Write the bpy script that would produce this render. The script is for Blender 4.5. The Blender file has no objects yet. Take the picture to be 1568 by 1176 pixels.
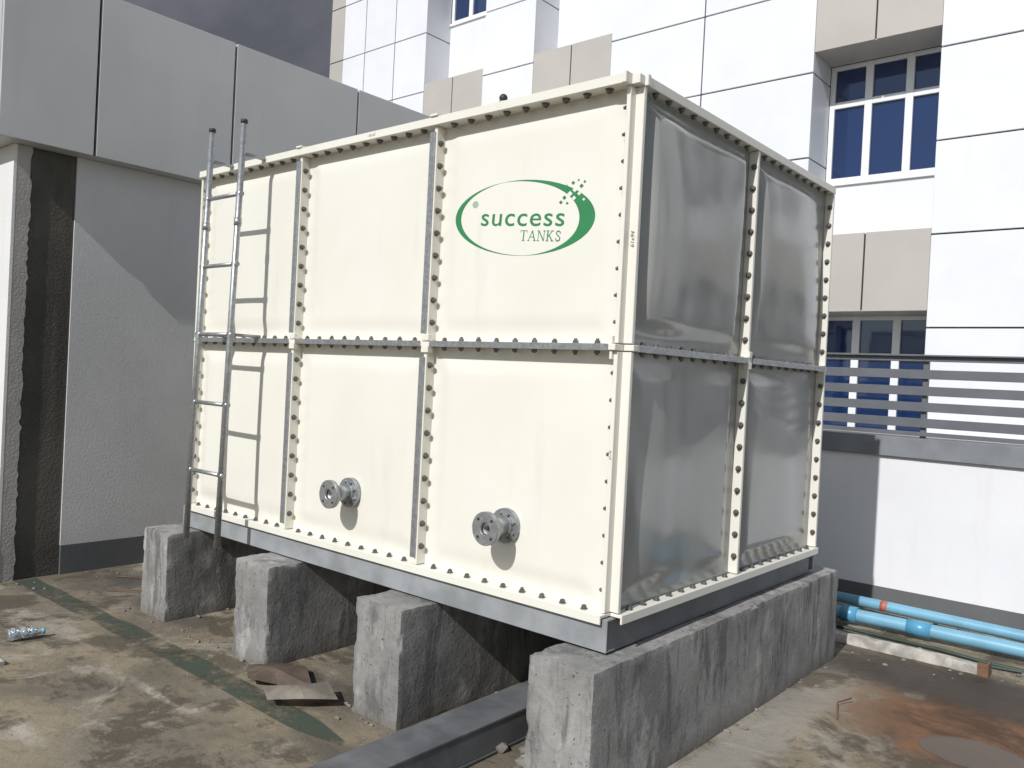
import bpy, bmesh, random
from math import *
from mathutils import Vector, noise, Matrix
random.seed(7)
S=bpy.context.scene; COL=bpy.context.collection
S.view_settings.view_transform='Standard'; S.view_settings.look='None'; S.view_settings.exposure=0
GZ=-0.64
# ---------------------------------------------------------------- helpers
def link(o,parent=None):
    COL.objects.link(o)
    if parent: o.parent=parent
    return o
def empty(name):
    o=bpy.data.objects.new(name,None); o.empty_display_size=.2; return link(o)
def mk(name,bm,mats,parent=None,bevel=0,smooth=False,segs=1):
    me=bpy.data.meshes.new(name); bm.normal_update(); bm.to_mesh(me); bm.free()
    for m in mats: me.materials.append(m)
    if smooth:
        for p in me.polygons: p.use_smooth=True
    o=link(bpy.data.objects.new(name,me),parent)
    if bevel:
        b=o.modifiers.new('b','BEVEL'); b.width=bevel; b.segments=segs; b.limit_method='ANGLE'; b.angle_limit=radians(50)
    return o
def box(bm,x0,x1,y0,y1,z0,z1,m=0):
    vs=[bm.verts.new((x,y,z)) for x in (x0,x1) for y in (y0,y1) for z in (z0,z1)]
    for f in ((0,1,3,2),(4,6,7,5),(0,4,5,1),(2,3,7,6),(0,2,6,4),(1,5,7,3)):
        bm.faces.new([vs[i] for i in f]).material_index=m
def frame(d):
    d=d.normalized(); a=Vector((0,0,1)) if abs(d.z)<.9 else Vector((1,0,0))
    u=d.cross(a).normalized(); return u,d.cross(u).normalized()
def cyl(bm,p0,p1,r,n=12,m=0,r2=None,cap=True,smooth=True,rot=0):
    p0=Vector(p0);p1=Vector(p1);u,v=frame(p1-p0); r2=r if r2 is None else r2
    A=[bm.verts.new(p0+(u*cos(2*pi*i/n+rot)+v*sin(2*pi*i/n+rot))*r) for i in range(n)]
    B=[bm.verts.new(p1+(u*cos(2*pi*i/n+rot)+v*sin(2*pi*i/n+rot))*r2) for i in range(n)]
    for i in range(n):
        f=bm.faces.new((A[i],B[i],B[(i+1)%n],A[(i+1)%n])); f.material_index=m; f.smooth=smooth
    if cap:
        bm.faces.new(A).material_index=m; bm.faces.new(B[::-1]).material_index=m
def tube(bm,pts,r,n=12,m=0):
    pts=[Vector(p) for p in pts]; rings=[]
    for i,p in enumerate(pts):
        d=(pts[min(i+1,len(pts)-1)]-pts[max(i-1,0)]); u,v=frame(d)
        rings.append([bm.verts.new(p+(u*cos(2*pi*k/n)+v*sin(2*pi*k/n))*r) for k in range(n)])
    for a,b in zip(rings,rings[1:]):
        for k in range(n):
            f=bm.faces.new((a[k],b[k],b[(k+1)%n],a[(k+1)%n])); f.smooth=True; f.material_index=m
    bm.faces.new(rings[0]).material_index=m; bm.faces.new(rings[-1][::-1]).material_index=m
# ---------------------------------------------------------------- materials
class NT:
    def __init__(s,name):
        s.m=bpy.data.materials.new(name); s.m.use_nodes=True; s.t=s.m.node_tree; s.b=s.t.nodes['Principled BSDF']
        s.tc=s.t.nodes.new('ShaderNodeTexCoord')
    def n(s,t,**k):
        o=s.t.nodes.new(t)
        for a,b in k.items(): setattr(o,a,b)
        return o
    def l(s,a,b): s.t.links.new(a,b)
    def noise(s,scale,detail=5,rough=.55,stretch=(1,1,1),off=(0,0,0),dist=0):
        mp=s.n('ShaderNodeMapping'); mp.inputs['Scale'].default_value=stretch; mp.inputs['Location'].default_value=off
        s.l(s.tc.outputs['Object'],mp.inputs['Vector'])
        q=s.n('ShaderNodeTexNoise'); q.inputs['Scale'].default_value=scale; q.inputs['Detail'].default_value=detail
        q.inputs['Roughness'].default_value=rough; q.inputs['Distortion'].default_value=dist
        s.l(mp.outputs[0],q.inputs['Vector']); return q.outputs[0]
    def ramp(s,x,a,b,va=0,vb=1):
        r=s.n('ShaderNodeMapRange'); r.interpolation_type='SMOOTHSTEP'
        for i,v in zip((1,2,3,4),(a,b,va,vb)): r.inputs[i].default_value=v
        s.l(x,r.inputs[0]); return r.outputs[0]
    def mix(s,f,a,b,mode='MIX'):
        r=s.n('ShaderNodeMix',data_type='RGBA',blend_type=mode)
        for i,v in ((0,f),(6,a),(7,b)):
            if hasattr(v,'is_linked'): s.l(v,r.inputs[i])
            elif i==0: r.inputs[0].default_value=v
            else: r.inputs[i].default_value=(*v,1)
        return r.outputs[2]
    def math(s,op,a,b=0,c=0):
        r=s.n('ShaderNodeMath',operation=op)
        for i,v in enumerate((a,b,c)):
            if hasattr(v,'is_linked'): s.l(v,r.inputs[i])
            else: r.inputs[i].default_value=v
        return r.outputs[0]
    def bump(s,h,st,dist=.01,prev=None):
        r=s.n('ShaderNodeBump'); r.inputs['Strength'].default_value=st; r.inputs['Distance'].default_value=dist
        s.l(h,r.inputs['Height'])
        if prev: s.l(prev,r.inputs['Normal'])
        return r.outputs[0]
    def done(s,col=None,rough=.6,metal=0,nrm=None,spec=.5):
        for k,v in (('Base Color',col),('Roughness',rough)):
            if hasattr(v,'is_linked'): s.l(v,s.b.inputs[k])
            elif k=='Base Color': s.b.inputs[k].default_value=(*v,1)
            else: s.b.inputs[k].default_value=v
        s.b.inputs['Metallic'].default_value=metal; s.b.inputs['Specular IOR Level'].default_value=spec
        if nrm: s.l(nrm,s.b.inputs['Normal'])
        return s.m
def wallmat(name,c,var=.12,rough=.55,bump=.15,dirt=(.35,.33,.3),da=.25):
    t=NT(name); n1=t.noise(1.3,5); n2=t.noise(2.2,4,.6,(3,3,.35)); n3=t.noise(60,2)
    col=t.mix(t.ramp(n1,.3,.7),c,tuple(x*(1-var) for x in c))
    col=t.mix(t.ramp(n2,.52,.85,0,da),col,dirt)
    return t.done(col,rough,0,t.bump(n3,bump,.004))
def plain(name,c,rough=.5,metal=0,var=.2,scale=20,bump=.1,spec=.5):
    t=NT(name); n=t.noise(scale,4)
    col=t.mix(t.ramp(n,.3,.7),c,tuple(x*(1-var) for x in c))
    return t.done(col,rough,metal,t.bump(n,bump,.003),spec)
def cream(name,rough,c,c2,d):
    t=NT(name); n1=t.noise(1.7,4); n2=t.noise(3,5,.65,(2.5,2.5,.4)); n3=t.noise(7,3)
    col=t.mix(t.ramp(n1,.3,.7),c,c2)
    col=t.mix(t.ramp(n2,.56,.82,0,.28),col,d)
    r=t.ramp(n3,.3,.7,rough,rough+.08)
    return t.done(col,r,0,t.bump(t.noise(5,2),.05,.01))
M_cream=cream('cream_paint',.30,(.775,.76,.69),(.74,.725,.65),(.54,.51,.44))
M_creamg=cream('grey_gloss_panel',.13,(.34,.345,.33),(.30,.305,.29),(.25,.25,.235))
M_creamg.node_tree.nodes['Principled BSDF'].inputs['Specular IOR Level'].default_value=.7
def galv(name,c=(.50,.52,.53),rough=.42):
    t=NT(name); v=t.n('ShaderNodeTexVoronoi'); v.inputs['Scale'].default_value=70; t.l(t.tc.outputs['Object'],v.inputs['Vector'])
    bw=t.n('ShaderNodeRGBToBW'); t.l(v.outputs['Color'],bw.inputs[0])
    col=t.mix(bw.outputs[0],c,tuple(x*.65 for x in c)); col=t.mix(t.ramp(t.noise(9),.5,.8,0,.5),col,(.30,.29,.27))
    return t.done(col,rough,.7)
M_galv=galv('galvanised_steel',(.47,.49,.50)); M_bolt=plain('bolt_steel',(.21,.20,.185),.45,.5,.5,200)
M_prim=plain('grey_primer_steel',(.35,.37,.385),.5,.1,.3,6,.1)
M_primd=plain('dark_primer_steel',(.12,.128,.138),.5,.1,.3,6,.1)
M_beam=plain('beam_primer',(.165,.175,.185),.5,.1,.45,5,.1)
M_black=plain('dark_plastic',(.03,.03,.03),.5)
M_green=plain('logo_green',(.03,.22,.08),.5,0,.05)
M_greyg=plain('logo_grey',(.35,.45,.37),.5,0,.05)
M_white=wallmat('white_cladding',(.74,.76,.80),.06,.4,.05,(.5,.5,.5),.15)
M_beige=wallmat('beige_cladding',(.45,.43,.395),.08,.45,.05,(.4,.38,.34),.12)
M_core=plain('joint_dark',(.03,.03,.035),.8)
M_lclad=wallmat('grey_cladding',(.52,.53,.525),.10,.45,.05,(.35,.35,.34),.2)
M_lwall=wallmat('grey_render',(.62,.62,.615),.12,.7,.3,(.45,.44,.43),.35)
M_lwhite=wallmat('white_render',(.72,.72,.71),.06,.7,.3)
M_plast=wallmat('raw_plaster',(.44,.42,.39),.3,.9,.8,(.25,.23,.2),.6)
M_dark=wallmat('dark_concrete',(.11,.105,.09),.5,.9,1,(.17,.145,.11),.7)
M_skirt=wallmat('dark_skirting',(.12,.125,.13),.2,.7,.3,(.2,.17,.13),.4)
M_ter=wallmat('terrace_white',(.76,.77,.80),.06,.6,.2,(.5,.48,.45),.25)
M_cop=plain('grey_coping',(.21,.225,.245),.6,0,.2,5)
M_slat=plain('grey_aluminium',(.15,.165,.185),.45,.2,.15,5)
M_frame=plain('white_window_frame',(.78,.80,.82),.35,0,.04)
t=NT('window_glass'); n=t.noise(.9,4)
M_glass=t.done((.012,.03,.085),.03,0,t.bump(n,.08,.06),1.0)
t.b.inputs['Coat Weight'].default_value=.7; t.b.inputs['Coat Roughness'].default_value=.02; t.b.inputs['Coat Tint'].default_value=(.45,.65,1,1)
M_blue=plain('blue_pvc',(.20,.44,.60),.4,0,.2,4,.05)
M_blued=plain('blue_pvc_fitting',(.10,.34,.54),.35,0,.1,4,.05)
M_red=plain('red_print',(.5,.16,.12),.5)
M_hose=plain('dark_green_hose',(.035,.055,.04),.5)
M_timber=plain('white_timber',(.58,.55,.50),.75,0,.5,14,.6)
M_rust=plain('rusty_steel',(.20,.11,.07),.8,0,.4,30,.5)
M_card=plain('wet_cardboard',(.30,.23,.18),.9,0,.5,9,.4)
M_cardl=plain('pale_cardboard',(.50,.45,.38),.9,0,.4,9,.4)
M_stone=plain('rubble_stone',(.27,.25,.22),.95,0,.5,8,.5)
t=NT('clear_plastic'); t.b.inputs['Transmission Weight'].default_value=.85; M_pet=t.done((.7,.83,.93),.08)
# concrete plinths
t=NT('cast_concrete')
big=t.noise(2.6,6,.62); st=t.noise(3.2,6,.70,(1.7,1.7,.7)); st2=t.noise(3.8,6,.74,(2.0,2.0,.42),(4,2,1),.4); pit=t.noise(70,2,.6); fine=t.noise(24,6,.72)
col=t.mix(t.ramp(big,.32,.70),(.31,.305,.295),(.185,.183,.177))
col=t.mix(t.ramp(st,.51,.66,0,.7),col,(.47,.46,.445))
col=t.mix(t.ramp(st2,.49,.63,0,.75),col,(.105,.102,.098))
col=t.mix(t.ramp(fine,.50,.72,0,.45),col,(.14,.135,.13))
col=t.mix(t.ramp(pit,.66,.72,0,.85),col,(.055,.053,.05))
sep=t.n('ShaderNodeSeparateXYZ'); t.l(t.tc.outputs['Object'],sep.inputs[0])
foot=t.ramp(t.math('ADD',sep.outputs[2],t.math('MULTIPLY',big,.2)),-.56,-.45,.65,0)
col=t.mix(foot,col,(.13,.112,.088))
b=t.bump(fine,.4,.010); b=t.bump(pit,.5,.004,b)
M_conc=t.done(col,.92,0,b,.3)
# ground
t=NT('stained_concrete_ground')
sep=t.n('ShaderNodeSeparateXYZ'); t.l(t.tc.outputs['Object'],sep.inputs[0])
n1=t.noise(.9,7,.62,dist=.3); n2=t.noise(2.6,8,.7,off=(3,1,0),dist=.4); n3=t.noise(14,7,.75); n4=t.noise(80,4,.7); n5=t.noise(1.7,8,.74,off=(9,4,0),dist=.4); n6=t.noise(1.1,6,.6,off=(2,7,0),dist=.5)
col=t.mix(t.ramp(n1,.40,.60),(.28,.235,.165),(.15,.13,.098))
col=t.mix(t.ramp(n6,.50,.62,0,.6),col,(.165,.15,.125))
col=t.mix(t.ramp(n2,.49,.57,0,.8),col,(.08,.068,.05))
col=t.mix(t.ramp(n5,.52,.61,0,.65),col,(.38,.345,.28))
col=t.mix(t.ramp(n3,.50,.68,0,.55),col,(.095,.08,.06))
col=t.mix(t.ramp(n4,.6,.75,0,.5),col,(.36,.33,.28))
def blob(cx,cy,rx,ry,amp=.9,soft=.55):
    dx=t.math('DIVIDE',t.math('SUBTRACT',sep.outputs[0],cx),rx); dy=t.math('DIVIDE',t.math('SUBTRACT',sep.outputs[1],cy),ry)
    d=t.math('SQRT',t.math('ADD',t.math('MULTIPLY',dx,dx),t.math('MULTIPLY',dy,dy)))
    d=t.math('ADD',d,t.math('MULTIPLY',t.math('SUBTRACT',n2,.5),amp))
    return t.ramp(d,1.0,1-soft,0,1)
red=blob(1.0,1.75,.80,1.0,1.6)
rc=t.mix(t.ramp(n2,.38,.62),(.21,.115,.062),(.085,.05,.032))
col=t.mix(red,col,rc)
pale=blob(.24,.8,.17,1.5,2.2,.6)
col=t.mix(t.math('MULTIPLY',pale,.6),col,(.35,.33,.29))
for a in ((-1.9,-1.31,.20,.05),(-1.85,-.76,.35,.035),(-1.62,-.68,.04,.12)):
    col=t.mix(t.math('MULTIPLY',blob(*a,2.6,.8),t.ramp(n3,.35,.6,.75,.15)),col,(.46,.43,.37))
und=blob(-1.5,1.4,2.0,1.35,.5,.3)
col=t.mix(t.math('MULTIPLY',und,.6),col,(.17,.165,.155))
for a in ((-.7,-.55,.5,.12),(-1.6,-.15,.9,.13),(-3.0,-.1,.6,.16),(-3.9,.1,.3,.7)):
    col=t.mix(t.math('MULTIPLY',blob(*a,1.6,.6),.65),col,(.075,.07,.06))
wet=blob(.98,1.40,.23,.18,.5,.12)
col=t.mix(t.math('MULTIPLY',wet,.85),col,(.085,.065,.05))
wet2=blob(.85,2.25,1.1,.42,1.2,.5)
col=t.mix(t.math('MULTIPLY',wet2,.85),col,(.03,.025,.02))
rg=t.math('SUBTRACT',.9,t.math('ADD',t.math('MULTIPLY',wet,.5),t.math('MULTIPLY',wet2,.35)))
dry=t.math('SUBTRACT',1,wet)
b=t.bump(t.math('MULTIPLY',n3,dry),.5,.02); b=t.bump(t.math('MULTIPLY',n4,dry),.5,.006,b)
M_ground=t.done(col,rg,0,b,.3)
t=NT('worn_green_paint')
n=t.noise(3,8,.7); n2_=t.noise(30,5,.7)
col=t.mix(t.ramp(n,.35,.65),(.055,.078,.058),(.08,.085,.065)); al=t.ramp(t.math('ADD',n,t.math('MULTIPLY',n2_,.5)),.62,.92,.9,.1)
t.l(al,t.b.inputs['Alpha']); M_stripe=t.done(col,.7)

# ---------------------------------------------------------------- ground
bm=bmesh.new(); q=200
bm.faces.new([bm.verts.new(v) for v in ((-q,-q,GZ),(q,-q,GZ),(q,q,GZ),(-q,q,GZ))])
mk('ground',bm,[M_ground])
bm=bmesh.new()
N=60;lo=[];hi=[]
for i in range(N+1):
    x=-4.28+i/N*3.35; w=(.068+.014*noise.noise(Vector((x*4,0,0))))*min(1,(N-i)/6+.25); c=-.46+.01*sin(x*2)
    lo.append(bm.verts.new((x,c-w,GZ+.004))); hi.append(bm.verts.new((x,c+w,GZ+.004)))
for i in range(N): bm.faces.new((lo[i],lo[i+1],hi[i+1],hi[i]))
mk('painted_line',bm,[M_stripe])

# ---------------------------------------------------------------- plinths
def gridbox(bm,x0,x1,y0,y1,z0,z1,st,amp,chip):
    nx,ny,nz=[max(2,int(round((b-a)/st))) for a,b in ((x0,x1),(y0,y1),(z0,z1))]
    V={}
    def vert(i,j,k):
        if (i,j,k) in V: return V[(i,j,k)]
        p=Vector((x0+(x1-x0)*i/nx,y0+(y1-y0)*j/ny,z0+(z1-z0)*k/nz))
        ext=sum((i in(0,nx),j in(0,ny),k in(0,nz)))
        d=noise.noise_vector(p*9)*amp+noise.noise_vector(p*3)*amp*1.2
        if ext>=2:
            inn=Vector(((1 if i==0 else -1 if i==nx else 0),(1 if j==0 else -1 if j==ny else 0),(1 if k==0 else -1 if k==nz else 0)))
            d+=inn*(.001+chip*max(0,noise.noise(p*11)-.12)*1.6+chip*.5*max(0,noise.noise(p*40)))
        V[(i,j,k)]=bm.verts.new(p+d); return V[(i,j,k)]
    def quad(a,b,c,d): 
        f=bm.faces.new([vert(*q) for q in (a,b,c,d)]); f.smooth=True
    for i in range(nx):
        for j in range(ny):
            quad((i,j,nz),(i+1,j,nz),(i+1,j+1,nz),(i,j+1,nz)); quad((i,j,0),(i,j+1,0),(i+1,j+1,0),(i+1,j,0))
    for i in range(nx):
        for k in range(nz):
            quad((i,0,k),(i+1,0,k),(i+1,0,k+1),(i,0,k+1)); quad((i,ny,k),(i,ny,k+1),(i+1,ny,k+1),(i+1,ny,k))
    for j in range(ny):
        for k in range(nz):
            quad((0,j,k),(0,j,k+1),(0,j+1,k+1),(0,j+1,k)); quad((nx,j,k),(nx,j+1,k),(nx,j+1,k+1),(nx,j,k+1))
    bm.normal_update()
    for e in bm.edges:
        if len(e.link_faces)==2 and e.calc_face_angle(0)>radians(32): e.smooth=False
for x0,x1 in ((-.185,.10),(-1.17,-.875),(-2.145,-1.85),(-3.15,-2.86)):
    bm=bmesh.new(); gridbox(bm,x0,x1,-.235,2.22,GZ-.02,-.134,.016,.0025,.014)
    mk('concrete_plinth',bm,[M_conc])

# ---------------------------------------------------------------- steel base frame
bm=bmesh.new()
def channel_x(y,x0,x1,z0,z1,d,face):
    box(bm,x0,x1,*sorted((y,y+face*.008)),z0,z1)
    for z in (z0,z1-.009): box(bm,x0+.001,x1-.001,*sorted((y+face*.0082,y+face*d)),z,z+.009)
def channel_y(x,y0,y1,z0,z1,d,face):
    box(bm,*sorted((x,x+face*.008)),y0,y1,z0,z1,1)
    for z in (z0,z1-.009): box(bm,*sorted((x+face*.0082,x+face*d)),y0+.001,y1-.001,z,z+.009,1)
channel_x(-.045,-3.05,.02,-.126,-.004,.06,1)
channel_x(2.03,-3.05,.02,-.126,-.004,.06,-1)
channel_y(.0185,-.0365,1.965,-.1275,-.0055,.05,-1)
channel_y(-3.04,.02,1.965,-.125,-.005,.06,1)
for x in (-1.02,-2.0): channel_y(x,.02,1.96,-.125,-.005,.06,-1)
for y in (.5,1.0,1.5): channel_x(y,-3.0,-.06,-.10,-.006,.05,1)
mk('steel_base_frame',bm,[M_prim,M_primd],None,.002)

# ---------------------------------------------------------------- water tank
tank=empty('water_tank')
bm=bmesh.new(); box(bm,-2.985,-.035,.035,1.985,.004,1.985); mk('light_block_core',bm,[M_cream],tank)  # hidden box added inside the panels to block light
def panel(name,o,u,n,emb,dome,lobes,seed,mat,N=44):
    bm=bmesh.new(); o=Vector(o);u=Vector(u);n=Vector(n);g=[]
    for i in range(N+1):
        row=[]
        for j in range(N+1):
            a=i/N;b=j/N
            d=min(a,1-a,b,1-b)
            s=min(1,max(0,(d-.045)/.08)); s=s*s*(3-2*s)
            h=emb*s+dome*(sin(pi*a)*sin(pi*b))**.7*s
            p=Vector((a*1.9+seed*3.7,b*1.05+seed*1.3,seed))
            h+=lobes*s*(noise.noise(p)+.09*noise.noise(p*2.1))
            row.append(bm.verts.new(o+u*a+Vector((0,0,b))+n*h))
        g.append(row)
    for i in range(N):
        for j in range(N):
            f=bm.faces.new((g[i][j],g[i+1][j],g[i+1][j+1],g[i][j+1])); f.smooth=True
    return mk(name,bm,[mat],tank)
for i in range(3):
    for k in range(2):
        fl=(i==2 and k==1)
        panel('front_panel_%d%d'%(i,k),(-3+i,0,k),(1,0,0),(0,-1,0),.010,0 if fl else .006,0 if fl else .010,i*2+k+.5,M_cream)
        panel('back_panel_%d%d'%(i,k),(-i,2,k),(-1,0,0),(0,1,0),.010,.004,.003,i*2+k+20.5,M_cream,20)
for j in range(2):
    for k in range(2):
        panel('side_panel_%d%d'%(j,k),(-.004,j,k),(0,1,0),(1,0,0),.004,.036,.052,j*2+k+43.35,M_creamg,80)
        panel('end_panel_%d%d'%(j,k),(-3,2-j,k),(0,-1,0),(-1,0,0),.012,.01,.006,j*2+k+60.2,M_cream,20)
FD=.053; FC=.036; FT=.066; FR=.042; FL=.025; TZ=-.020
bm=bmesh.new()
for x in (-3,-2,-1,0):
    for k in (0,1):
        a,b_=(x,x+.018) if x==-3 else (x-.018,x) if x==0 else (x-.009,x+.009)
        e=0 if k==0 else -.021
        box(bm,a,b_,-(FC if x==0 else FD),.004,k+.016,k+.984+e)
        box(bm,a,b_,1.996,2+FD,k+.016,k+.984+e)
for y in (0,1,2):
    for k in (0,1):
        a,b_=(y,y+.018) if y==0 else (y-.018,y) if y==2 else (y-.009,y+.009)
        e=0 if k==0 else -.021
        box(bm,-.004,FC if y==0 else FR,a,b_,k+.016,k+.984+e)
        box(bm,-3-FL,-2.996,a,b_,k+.016,k+.984+e)
for z0,z1 in ((0,.012),(.9885,1.0115),(1.985+TZ,2.022+TZ)):
    F=FT if z0>1.9 else FD
    box(bm,-3.0,0.0,-F-.003,.005,z0,z1)
    box(bm,-3.0,0.0,1.995,2+FD+.003,z0,z1)
    box(bm,.0015,FR+.003,0,2,z0,z1)
    box(bm,-3-FL-.003,-3.0015,0,2,z0,z1)
box(bm,-3.0,0.0,-FD-.012,-FD-.0035,-.022,.013)
box(bm,FR+.0035,FR+.012,0,2,-.022,.013)
box(bm,.0016,FC,-FC,-.0015,1.986+TZ,2.021+TZ)
box(bm,-.016,.0015,-FT-.010,-.003,1.984+TZ,2.026+TZ); box(bm,.0025,FR+.008,-.001,.02,1.984+TZ,2.026+TZ)
box(bm,-2.99,-.01,.01,1.99,1.98,2.001)
for x in (-2,-1):
    for z in (.96,1.013): box(bm,x-.02,x+.024,-FD-.010,-FD+.02,z,z+.028)
    box(bm,x-.02,x+.024,-FT-.010,-FT+.02,2.0225+TZ,2.034+TZ)
for z in (.955,1.013): box(bm,-.030,-.0185,-FC-.012,-.01,z,z+.03)
for z in (.96,1.013): box(bm,FR-.02,FR+.010,.985,1.015,z,z+.028)
mk('flanges',bm,[M_cream],tank,.0018)
bm=bmesh.new()
for x in (-2,-1):
    for k in (0,1): box(bm,x-.030,x+.002,-FD-.008,-FD-.0005,k+.045,k+.940); box(bm,x-.030,x-.0245,-FD,-.012,k+.045,k+.940)
for i in range(3): box(bm,-3+i+.03,-2+i-.03,-FD-.0105,-FD-.0035,.986,1.012)
for j in range(2): box(bm,FR+.0035,FR+.0105,j+.03,j+.97,.986,1.012)
mk('galvanised_stiffeners',bm,[M_galv],tank,.0015)
bm=bmesh.new()
NB=9; BO=.031; BR=.024
def bolt(p,ax,s=1.0):
    p=Vector(p);ax=Vector(ax); r=random.uniform(0,1)
    cyl(bm,p,p+ax*.003,.0142*s,10,0,smooth=False)
    cyl(bm,p+ax*.003,p+ax*.013,.0112*s,6,0,smooth=False,rot=r)
    cyl(bm,p+ax*.013,p+ax*random.uniform(.016,.021),.0066,8,0,smooth=False)
for k in range(2):
    for i in range(NB):
        z=k+.045+(i+.5)/NB*(.91 if k==0 else .895)
        for x in (-2,-1):
            bolt((x+.009,-BO,z),(1,0,0)); bolt((x-.030,-BO,z),(-1,0,0))
        bolt((-.018,-.018,z),(-1,0,0),.8); bolt((-2.982,-BO,z),(1,0,0))
        bolt((BR,.991,z),(0,-1,0)); bolt((BR,1.982,z),(0,-1,0)); bolt((.02,.018,z),(0,1,0)); bolt((BR,1.009,z),(0,1,0))
for i in range(3):
    for q in range(NB):
        x=-3+i+.045+(q+.5)/NB*.91
        bolt((x,-.036,1.985+TZ),(0,0,-1),1.2); bolt((x,-BO,.012),(0,0,1)); bolt((x,-BO,1.0115),(0,0,1)); bolt((x,-BO,.9885),(0,0,-1))
for j in range(2):
    for q in range(NB):
        y=j+.045+(q+.5)/NB*.91
        bolt((BR,y,1.985+TZ),(0,0,-1)); bolt((BR,y,.012),(0,0,1)); bolt((BR,y,1.0115),(0,0,1)); bolt((BR,y,.9885),(0,0,-1))
mk('bolts',bm,[M_bolt],tank)
# flanged outlets
bm=bmesh.new()
def ring(y0,y1,cx,cz,ro,ri,n=28):
    vs=[]
    for y in (y0,y1):
        for r in (ro,ri): vs.append([bm.verts.new((cx+r*cos(2*pi*i/n),y,cz+r*sin(2*pi*i/n))) for i in range(n)])
    o0,i0,o1,i1=vs
    for i in range(n):
        j=(i+1)%n
        for a,b in ((o0,i0),(i1,o1)): bm.faces.new((a[i],a[j],b[j],b[i]))
        for a,b in ((o1,o0),(i0,i1)): bm.faces.new((a[i],a[j],b[j],b[i])).smooth=True
def outlet(cx,cz):
    ring(-.034,-.010,cx,cz,.072,.036); ring(-.152,-.132,cx,cz,.068,.026); ring(-.136,-.03,cx,cz,.038,.026)
    cyl(bm,(cx,-.10,cz),(cx,-.095,cz),.0255,20,1)
    ring(-.046,-.034,cx,cz,.046,.038)
    for k in range(8):
        a=2*pi*(k+.5)/8; x=cx+.056*cos(a); z=cz+.056*sin(a)
        cyl(bm,(x,-.034,z),(x,-.044,z),.008,6,0,smooth=False)
        if k%2==0:
            x=cx+.050*cos(a+.4); z=cz+.050*sin(a+.4)
            cyl(bm,(x,-.154,z),(x,-.1515,z),.0058,10,1)
outlet(-.508,.262); outlet(-1.515,.268)
bmesh.ops.recalc_face_normals(bm,faces=bm.faces)
mk('flanged_outlets',bm,[M_galv,M_black],tank)
bm=bmesh.new()
vx=-.765
cyl(bm,(vx,.12,1.99),(vx,.12,2.075),.010,12); cyl(bm,(vx,.12,2.070),(vx,.12,2.080),.020,16)
r=bmesh.ops.create_uvsphere(bm,u_segments=16,v_segments=10,radius=.019,matrix=Matrix.Translation((vx,.12,2.096)))
for v in r['verts']:
    for f in v.link_faces: f.material_index=1; f.smooth=True
mk('roof_vent',bm,[M_galv,M_black],tank)
# overlay emblem, added here as a tilted decal on the top front panel
LC=Vector((-.522,-.0104,1.525)); LR=Matrix.Rotation(radians(4.6),3,'Y')
def LP(x,z,dy=0): return LC+LR@Vector((x,0,z))+Vector((0,dy,0))
bm=bmesh.new()
def cres(a0,a1,A,B,tmax,pk,m=0,n=70):
    o=[];i_=[]
    for k in range(n+1):
        s=k/n;a=radians(a0+(a1-a0)*s); w=tmax*max(.0,sin(pi*s**pk))**1.3
        o.append(bm.verts.new(LP(A*cos(a),B*sin(a)))); i_.append(bm.verts.new(LP((A-w*1.15)*cos(a),(B-w*.35)*sin(a))))
    for k in range(n):
        try: bm.faces.new((o[k],o[k+1],i_[k+1],i_[k])).material_index=m
        except: pass
cres(112,-88,.373,.155,.066,1.0); cres(104,285,.373,.155,.030,.9)
def disc(x,z,r,m=0,n=16,dy=-.0004,sx=1.2):
    bm.faces.new([bm.verts.new(LP(x+r*sx*cos(2*pi*k/n),z+r*sin(2*pi*k/n),dy)) for k in range(n)]).material_index=m
disc(-.262,.058,.015,1)
for x,z,s,m in ((.22,.118,.011,0),(.25,.135,.008,0),(.262,.108,.010,2),(.292,.122,.009,0),(.24,.093,.011,2),(.285,.093,.008,2),(.215,.078,.009,0),(.262,.076,.009,2),(.305,.138,.006,0),(.275,.145,.005,0),(.20,.060,.008,0),(.232,.056,.006,0),(.31,.07,.006,2)):
    disc(x,z,s,m,4)
mk('emblem',bm,[M_green,M_greyg,M_cream],tank)
bm=bmesh.new(); TH=.12; TN=.055; cnt=[0]
def stroke(pts,w,ox,oz,sc,sx=1.1):
    for a,b_ in zip(pts,pts[1:]):
        a=Vector(a);b_=Vector(b_);d=(b_-a).normalized()*.02;nn=Vector((-d.y,d.x)).normalized()*w/2
        cnt[0]+=1; dy=-.0006-.00003*cnt[0]
        bm.faces.new([bm.verts.new(LP(ox+p.x*sc*sx,oz+p.y*sc,dy)) for p in (a-d-nn,b_+d-nn,b_+d+nn,a-d+nn)])
G={'T':(1.02,[([(0,1),(.8,1)],TN),([(.4,0),(.4,1)],TH),([(.25,0),(.55,0)],TN),([(.02,1),(.02,.82)],TN),([(.78,1),(.78,.82)],TN)]),
'A':(1.12,[([(.02,0),(.4,1)],TN),([(.4,1),(.78,0)],TH),([(.17,.36),(.62,.36)],TN),([(-.08,0),(.13,0)],TN),([(.64,0),(.92,0)],TN)]),
'N':(1.08,[([(.05,0),(.05,1)],TN),([(.08,1),(.72,0)],TH),([(.74,0),(.74,1)],TN),([(-.07,0),(.17,0)],TN),([(-.07,1),(.12,1)],TN),([(.62,1),(.86,1)],TN)]),
'K':(1.02,[([(.08,0),(.08,1)],TH),([(-.06,0),(.22,0)],TN),([(-.06,1),(.22,1)],TN),([(.12,.42),(.6,1)],TN),([(.26,.58),(.66,0)],TH),([(.46,1),(.74,1)],TN),([(.52,0),(.82,0)],TN)]),
'S':(.6,[([(.5,.76),(.46,.93),(.3,1.0),(.12,.94),(.06,.76),(.16,.6),(.4,.46),(.52,.3),(.48,.1),(.3,0),(.1,.06),(.04,.24)],.09)])}
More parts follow.
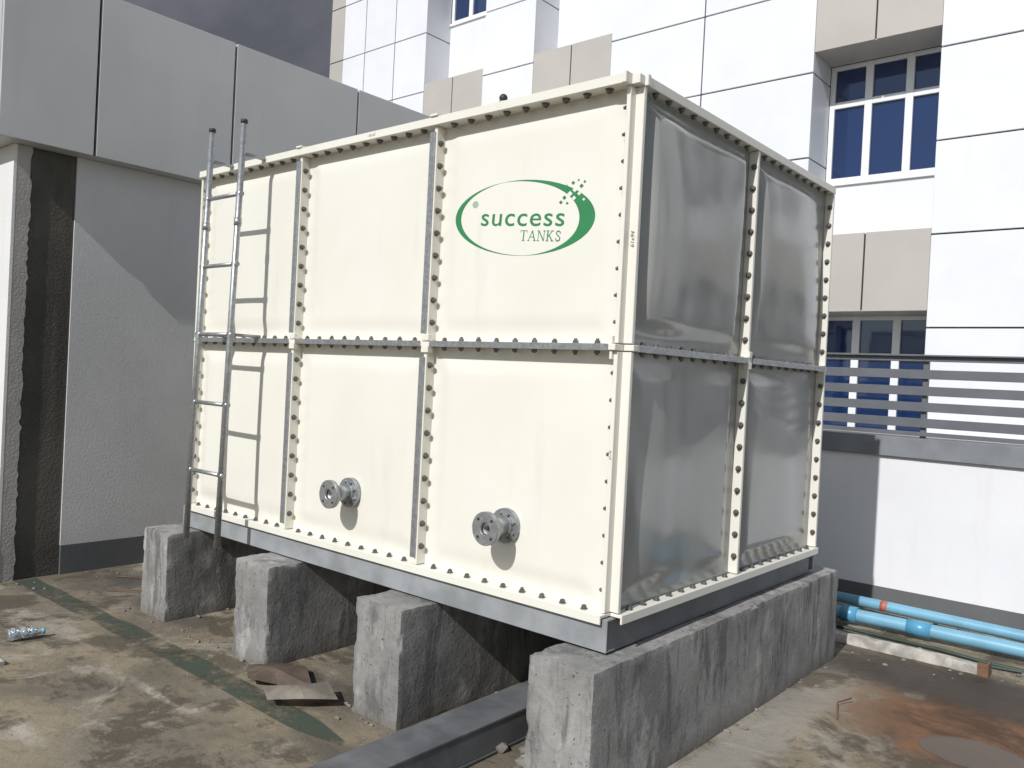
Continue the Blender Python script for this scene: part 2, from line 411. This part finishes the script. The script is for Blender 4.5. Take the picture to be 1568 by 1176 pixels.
ox=.010; sc=.040
for ch in 'TANKS':
    adv,ss=G[ch]
    for pts,w_ in ss: stroke(pts,w_,ox,-.092,sc,1.08)
    ox+=adv*sc*1.08
bmesh.ops.recalc_face_normals(bm,faces=bm.faces)
mk('emblem_subtext',bm,[M_green],tank)
def text(body,x,z,size,sx,m,name,off=0,parent=tank,sp=1.0):
    c=bpy.data.curves.new(name,'FONT'); c.body=body; c.size=size; c.align_x='CENTER'; c.align_y='CENTER'; c.offset=off; c.space_character=sp
    c.materials.append(m); o=link(bpy.data.objects.new(name,c),parent)
    R=LR.to_4x4()@Matrix.Rotation(radians(90),4,'X')
    o.matrix_world=Matrix.Translation(LP(x,z,-.0006))@R@Matrix.Diagonal((sx,1,1,1)); return o
text('success',.005,.000,.108,1.30,M_green,'emblem_text',.0004,sp=1.08)
def mark(body,p,size,rz):
    c=bpy.data.curves.new('marker_note','FONT'); c.body=body; c.size=size; c.align_x='CENTER'; c.align_y='CENTER'; c.shear=.3
    c.materials.append(M_black); o=link(bpy.data.objects.new('marker_note',c),tank)
    o.matrix_world=Matrix.Translation(p)@Matrix.Rotation(radians(90),4,'X')@Matrix.Rotation(radians(rz),4,'Z')
mark('61x94',(.0165,-.0008,1.40),.024,90); mark('61-74',(-.009,-FC-.001,.60),.014,90); mark('61.x3',(-1.42,-FT-.0036,2.004+TZ),.020,0)

# ---------------------------------------------------------------- ladder
bm=bmesh.new()
def LY(z): return -.25+(z+.11)/2.26*.045
for x in (-2.63,-2.31):
    tube(bm,[(x,LY(-.11),-.11),(x,LY(1.0)-.002,1.0),(x,LY(2.15),2.15)],.0165,14)
    cyl(bm,(x,LY(2.15),2.145),(x,LY(2.15),2.165),.0185,14,1)
for z in (.27,.645,1.02,1.395,1.77):
    cyl(bm,(-2.63,LY(z),z),(-2.31,LY(z),z),.0115,12)
    for x in (-2.63,-2.31): cyl(bm,(x-.0205,LY(z),z),(x+.0205,LY(z),z),.0150,10)
for x in (-2.63,-2.31):
    for z in (1.02,1.985): cyl(bm,(x,LY(z),z),(x,-.05,z),.009,10)
    cyl(bm,(x,LY(1.6),1.60),(x,LY(1.6),1.64),.020,12)
mk('steel_ladder',bm,[M_galv,M_black])

# ---------------------------------------------------------------- left building
lb=empty('grey_building')
XW=-4.30; XC=-4.15
bm=bmesh.new()
box(bm,-9,XW-.02,-.62,12,GZ-.02,2.22,0)
mk('wall_core',bm,[M_lwall],lb)
bm=bmesh.new()
box(bm,XW-.019,XW,-.25,11.9,-.44,2.219,0)
box(bm,XW-.0185,XW-.012,-.53,-.2505,GZ,2.218,1)
mk('side_wall',bm,[M_lwall,M_dark],lb)
bm=bmesh.new(); box(bm,-9,XW+.004,-.64,-.622,-.44,2.2185,0); box(bm,-9,XW+.006,-.645,-.6225,GZ,-.441,1)
mk('front_wall',bm,[M_lwhite,M_skirt],lb)
bm=bmesh.new(); n=90; L=[];Rr=[]
for i in range(n+1):
    z=GZ+(2.218-GZ)*i/n; e=-.535+.018*noise.noise(Vector((0,0,z*7)))+.016*noise.noise(Vector((4,0,z*23)))
    L.append(bm.verts.new((XW+.003,-.6215,z))); Rr.append(bm.verts.new((XW+.003,e,z)))
    if i: bm.faces.new((L[i-1],Rr[i-1],Rr[i],L[i]))
g=bmesh.ops.extrude_face_region(bm,geom=list(bm.faces)); bmesh.ops.translate(bm,vec=(-.018,0,0),verts=[v for v in g['geom'] if isinstance(v,bmesh.types.BMVert)])
bmesh.ops.recalc_face_normals(bm,faces=bm.faces)
mk('raw_plaster_edge',bm,[M_plast],lb)
bm=bmesh.new(); box(bm,XW-.018,XW+.008,-.249,11.9,GZ,-.4405); mk('skirting',bm,[M_skirt],lb)
bm=bmesh.new(); box(bm,-9,XC-.03,-.75,11.9,2.23,3.30); mk('parapet_core',bm,[M_core],lb)
bm=bmesh.new()
ys=[-.78,-.2,.81,2.0,3.1,4.2,5.3,6.4,7.5,8.6,9.7,10.8,11.9]
for a,b_ in zip(ys,ys[1:]): box(bm,XC-.0295,XC,a+(.009 if a>-.7 else 0),b_-.009,2.22,3.32)
xs=[-9,-7.6,-6.4,-5.3,XC-.03]
for a,b_ in zip(xs,xs[1:]): box(bm,a,b_-.012,-.78,-.7505,2.22,3.32)
box(bm,-9,XC-.031,-.749,11.9,3.301,3.312)
box(bm,-9,XC-.031,-.749,11.9,2.2215,2.2295)
mk('parapet_cladding',bm,[M_lclad],lb,.002)

# ---------------------------------------------------------------- back building
bb=empty('office_building')
YF=6.8; YR=7.36; ZT=13.0; J=.009
zj=[GZ]+[.62+.98*k for k in range(0,13)]
core=bmesh.new(); wh=bmesh.new(); be=bmesh.new(); fr=bmesh.new(); gl=bmesh.new()
def solid(x0,x1,joints,bmx):
    box(core,x0+.02,x1-.02,YF+.03,YR+1,GZ-.02,ZT-.1)
    xs=[x0]+joints+[x1]
    for a,b_ in zip(xs,xs[1:]):
        for c,d in zip(zj,zj[1:]):
            o=random.uniform(-.002,.002); box(bmx,a+(J if a>x0 else 0),b_-(J if b_<x1 else 0),YF+o,YF+.0295,c+J,d-J)
    for c,d in zip(zj,zj[1:]):
        box(wh,x1-.0195,x1,YF+.030,YR-.001,c+J,d-J); box(wh,x0,x0+.0195,YF+.030,YR-.001,c+J,d-J)
def bay(x0,x1):
    for k in range(-1,4):
        zo=2.99*k
        a,bm_,s,tp=1.78+zo,2.65+zo,(3.36 if k<1 else 3.82)+zo,4.77+zo
        if tp<-.2: continue
        z0=max(a,GZ)
        if bm_>GZ:
            mid=(x0+x1)/2
            box(core,x0+.004,x1-.004,YF+.031,YR-.02,z0+.02,bm_-.02)
            box(be,x0+.003,mid-J,YF+.004,YF+.030,z0+.001,bm_); box(be,mid+J,x1-.003,YF+.004,YF+.030,z0+.001,bm_)
            box(be,x0+.003,x1-.003,YF+.0305,YR-.001,z0,z0+.018); box(be,x0+.003,x1-.003,YF+.0305,YR-.001,bm_-.018,bm_)
        z1=max(bm_-.05,GZ)
        box(wh,x0-.01,x1+.01,YR,YR+.1,z1,s)
        box(fr,x0+.002,x1-.002,YR-.03,YR-.0005,s-.03,s+.012)
        box(gl,x0,x1,YR+.05,YR+.06,s,tp+.02)
        def V(x,w,za,zb,d=.0): box(fr,x-w/2,x+w/2,YR+.012-d,YR+.0495,za,zb)
        def H(z,w,xa,xb,d=.0): box(fr,xa,xb,YR+.0135-d,YR+.0495,z-w/2,z+w/2)
        V(x0+.03,.06,s+.012,tp); V(x1-.03,.06,s+.012,tp)
        W=(x1-x0)/3
        for i in (1,2): V(x0+W*i,.085,s+.012,tp)
        for i in range(3):
            H(s+.04,.055,x0+W*i+.043,x0+W*(i+1)-.043); H(tp-.025,.05,x0+W*i+.043,x0+W*(i+1)-.043)
            H((4.30 if k<1 else 4.45)+zo,.075,x0+W*i+.043,x0+W*(i+1)-.043)
    box(core,x0-.02,x1+.02,YR+.11,YR+1,GZ,ZT-.1)
solid(-11.1,-10.72,[],be); solid(-10.715,-8.52,[-10.1,-9.3],wh); bay(-8.52,-7.19); solid(-7.19,-6.18,[],wh); bay(-6.18,-4.80)
solid(-4.80,-1.98,[-3.40],wh); bay(-1.98,-.636); solid(-.636,1.9,[.62],wh); bay(1.9,3.25); solid(3.25,6.1,[4.67],wh); bay(6.1,7.45); solid(7.45,10,[8.7],wh)
box(core,-11.0,9.9,YR+1.001,16,GZ,ZT); 
mk('structure',core,[M_core],bb); mk('white_panels',wh,[M_white],bb,.003); mk('beige_panels',be,[M_beige],bb,.003)
mk('window_frames',fr,[M_frame],bb,.003); mk('window_glazing',gl,[M_glass],bb)

# ---------------------------------------------------------------- terrace wall and louvred railing
YT=3.80
tw=empty('terrace_wall')
bm=bmesh.new(); box(bm,-4.28,10,YT,6.79,GZ-.02,.43,0); box(bm,-4.28,10,YT-.006,YT-.0005,GZ,-.53,1)
mk('wall_body',bm,[M_ter,M_skirt],tw)
bm=bmesh.new(); box(bm,-4.28,10,YT-.03,YT+.22,.4305,.575); mk('coping',bm,[M_cop],tw,.004)
bm=bmesh.new(); box(bm,-4.28,10,YT+.2205,6.789,.431,.47); mk('terrace_floor',bm,[M_plast],tw)
bm=bmesh.new()
for z,h in ((1.145,.035),(1.035,.066),(.915,.066),(.80,.066),(.685,.066),(.605,.03)):
    box(bm,-4.28,10,YT+.03,YT+.055,z-h/2,z+h/2)
box(bm,-4.28,10,YT+.0,YT+.085,1.163,1.175)
x=-3.9
while x<10:
    box(bm,x-.018,x+.018,YT+.0555,YT+.095,.575,1.1625); x+=1.0
mk('louvred_railing',bm,[M_slat],None,.002)

# ---------------------------------------------------------------- loose items
bm=bmesh.new()
y0,y1=-2.0,1.1
box(bm,-.635,-.445,y0,y1,-.512,-.500,0); box(bm,-.635,-.445,y0,y1,-.636,-.624,0); box(bm,-.457,-.448,y0+.001,y1-.001,-.6235,-.5125,0); box(bm,-.632,-.623,y0+.001,y1-.001,-.6235,-.5125,0)
mk('steel_beam',bm,[M_beam],None,.002)
bm=bmesh.new()
tube(bm,[(-.6,2.99,-.575),(.0,3.0,-.572),(2.5,3.04,-.57),(5,3.1,-.57)],.042,16)
cyl(bm,(.28,3.004,-.5715),(.42,3.006,-.5715),.049,16,1); cyl(bm,(-.12,2.998,-.572),(-.02,3.0,-.572),.052,16,1)
mk('blue_pipe',bm,[M_blue,M_blued,M_red])
bm=bmesh.new()
tube(bm,[(-.9,3.37,-.56),(0,3.33,-.555),(1.2,3.28,-.555),(5,3.3,-.56)],.036,16)
cyl(bm,(.03,3.329,-.555),(.075,3.3265,-.555),.0368,16,1)
mk('blue_pipe',bm,[M_blue,M_red])
bm=bmesh.new()
for k,(yy,rr) in enumerate(((2.83,.012),(2.74,.009),(3.16,.012))):
    tube(bm,[(-.5+i*.25,yy+.03*sin(i*.9+k*2),GZ+.014+.006*sin(i*2+k)) for i in range(22)],rr,8)
mk('garden_hose',bm,[M_hose])
bm=bmesh.new(); gridbox(bm,-.06,.80,2.55,2.62,GZ,GZ+.055,.03,.002,.006); mk('timber_plank',bm,[M_timber])
bm=bmesh.new(); box(bm,.76,.815,2.54,2.548,GZ+.001,GZ+.075); box(bm,.808,.815,2.549,2.625,GZ+.001,GZ+.075); mk('metal_bracket',bm,[M_rust])
def sheet(name,pts,z,mat,curl=.02):
    bm=bmesh.new(); c=sum((Vector((*p,0)) for p in pts),Vector())/len(pts)
    top=[bm.verts.new((p[0],p[1],GZ+z+curl*random.random())) for p in pts]; cc=bm.verts.new((c.x,c.y,GZ+z+curl*1.2))
    for i in range(len(pts)): bm.faces.new((cc,top[i],top[(i+1)%len(pts)]))
    bmesh.ops.solidify(bm,geom=list(bm.faces),thickness=.004)
    return mk(name,bm,[mat])
sheet('cardboard_scrap',[(-1.92,-.28),(-1.80,-.16),(-1.66,-.12),(-1.42,-.26),(-1.50,-.36),(-1.60,-.33),(-1.70,-.42),(-1.80,-.36)],.012,M_card,.045)
sheet('cardboard_scrap',[(-1.58,-.42),(-1.44,-.36),(-1.36,-.22),(-1.22,-.27),(-1.30,-.39),(-1.42,-.50)],.03,M_cardl,.045)
bm=bmesh.new(); c=Vector((-3.05,-.98,GZ+.035)); d=Vector((.2,.95,0)).normalized()
for a,b_,r0,r1 in ((0,.012,.026,.032),(.012,.05,.032,.032),(.05,.06,.032,.028),(.06,.10,.030,.031),(.10,.14,.031,.014),(.14,.155,.013,.013)): cyl(bm,c+d*a,c+d*b_,r0,14,0,r1)
cyl(bm,c+d*.155,c+d*.17,.015,14,1); mk('plastic_bottle',bm,[M_pet,M_blue])
bm=bmesh.new(); box(bm,-3.25,-2.70,-1.14,-1.11,GZ+.001,GZ+.022); mk('wooden_batten',bm,[M_timber])
bm=bmesh.new()
for a in (((.42,1.32),(.36,1.5),(.40,1.58)),((-4.0,.0),(-3.8,.12),(-3.62,.05)),((-3.7,-.2),(-3.5,-.05))):
    tube(bm,[(x,y,GZ+.008+.01*i) for i,(x,y) in enumerate(a)],.0035,6)
mk('wire_scrap',bm,[M_rust])
bm=bmesh.new()
def stone(x,y,s,m=0):
    r=bmesh.ops.create_icosphere(bm,subdivisions=1,radius=s,matrix=Matrix.Translation((x,y,GZ+s*.35)))
    k=random.random()*50
    for v in r['verts']:
        o=v.co-Vector((x,y,GZ+s*.35)); v.co=Vector((x,y,GZ+s*.35))+Vector((o.x*1.2,o.y,o.z*.65))*(1+.6*noise.noise(v.co*30+Vector((k,0,0))))
for _ in range(560):
    u=random.random()
    if u<.5:
        px=random.choice((-.185,.10,.10,-1.17,-.875,-2.145,-1.85,-3.15,-2.86)); x=px+random.gauss(0,.04); y=random.uniform(-.35,2.2)
    elif u<.65: x=random.uniform(-3.2,.2); y=-.25+random.gauss(0,.04)
    elif u<.8: x=random.uniform(.1,1.8);y=random.uniform(2.3,3.7)
    elif u<.9: x=-4.2+abs(random.gauss(0,.12)); y=random.uniform(-.6,2)
    else: x=random.uniform(-4.2,2);y=random.uniform(-1.8,2.4)
    stone(x,y,random.choice((.003,.004,.005,.006,.009,.013)) if u<.9 else random.choice((.002,.003,.004)))
for _ in range(14): stone(random.gauss(-.30,.07),random.gauss(-.02,.25),random.uniform(.02,.045))
for _ in range(10): stone(random.gauss(1.1,.12),random.gauss(2.75,.08),random.uniform(.012,.03))
mk('rubble',bm,[M_stone])

# ---------------------------------------------------------------- light
sd=Vector((-.115,1,-.82)).normalized()
sl=bpy.data.lights.new('sun','SUN'); sl.energy=3.9; sl.angle=radians(.53); sl.color=(1,.98,.955)
so=link(bpy.data.objects.new('sun',sl)); so.rotation_euler=sd.to_track_quat('-Z','Y').to_euler()
w=bpy.data.worlds.new('World'); S.world=w; w.use_nodes=True; T=w.node_tree; T.nodes.clear()
def N_(t,**k):
    o=T.nodes.new(t)
    for a,b in k.items(): setattr(o,a,b)
    return o
sky=N_('ShaderNodeTexSky',sky_type='NISHITA'); sky.sun_disc=False; sky.sun_elevation=asin(-sd.z); sky.sun_rotation=atan2(-sd.x,-sd.y)
bg=N_('ShaderNodeBackground'); bg.inputs[1].default_value=.075; T.links.new(sky.outputs[0],bg.inputs[0])
tc=N_('ShaderNodeTexCoord'); ns=N_('ShaderNodeTexNoise'); ns.inputs['Scale'].default_value=2.6; ns.inputs['Detail'].default_value=7; ns.inputs['Roughness'].default_value=.6
T.links.new(tc.outputs['Generated'],ns.inputs['Vector'])
mr=N_('ShaderNodeMapRange'); mr.interpolation_type='SMOOTHSTEP'
for i,v in zip((1,2,3,4),(.48,.64,0,.9)): mr.inputs[i].default_value=v
T.links.new(ns.outputs[0],mr.inputs[0])
b2=N_('ShaderNodeBackground'); b2.inputs[0].default_value=(.74,.76,.80,1); b2.inputs[1].default_value=.8
m1=N_('ShaderNodeMixShader'); T.links.new(mr.outputs[0],m1.inputs[0]); T.links.new(bg.outputs[0],m1.inputs[1]); T.links.new(b2.outputs[0],m1.inputs[2])
vd=N_('ShaderNodeVectorMath',operation='DOT_PRODUCT'); T.links.new(tc.outputs['Generated'],vd.inputs[0]); vd.inputs[1].default_value=Vector((-.9255,.532,.36)).normalized()
m2r=N_('ShaderNodeMapRange'); m2r.interpolation_type='SMOOTHSTEP'
for i,v in zip((1,2,3,4),(.72,.93,0,1)): m2r.inputs[i].default_value=v
T.links.new(vd.outputs['Value'],m2r.inputs[0])
nrr=N_('ShaderNodeMapRange'); nrr.inputs[1].default_value=.35; nrr.inputs[2].default_value=.65; T.links.new(ns.outputs[0],nrr.inputs[0])
cr=N_('ShaderNodeMix',data_type='RGBA'); cr.inputs[6].default_value=(.11,.115,.14,1); cr.inputs[7].default_value=(.22,.22,.255,1); T.links.new(nrr.outputs[0],cr.inputs[0])
b3=N_('ShaderNodeBackground'); T.links.new(cr.outputs[2],b3.inputs[0])
m2=N_('ShaderNodeMixShader'); T.links.new(m2r.outputs[0],m2.inputs[0]); T.links.new(m1.outputs[0],m2.inputs[1]); T.links.new(b3.outputs[0],m2.inputs[2])
ow=N_('ShaderNodeOutputWorld'); T.links.new(m2.outputs[0],ow.inputs[0])
# ---------------------------------------------------------------- camera
cd=bpy.data.cameras.new('camera'); cam=link(bpy.data.objects.new('camera',cd))
cam.location=(1.66926,-2.60436,.87427); cam.rotation_euler=(1.56131,-.05014,.70211)
cd.sensor_width=36; cd.lens=1264.4/1568*36; cd.clip_end=600; cd.clip_start=.05
S.camera=cam
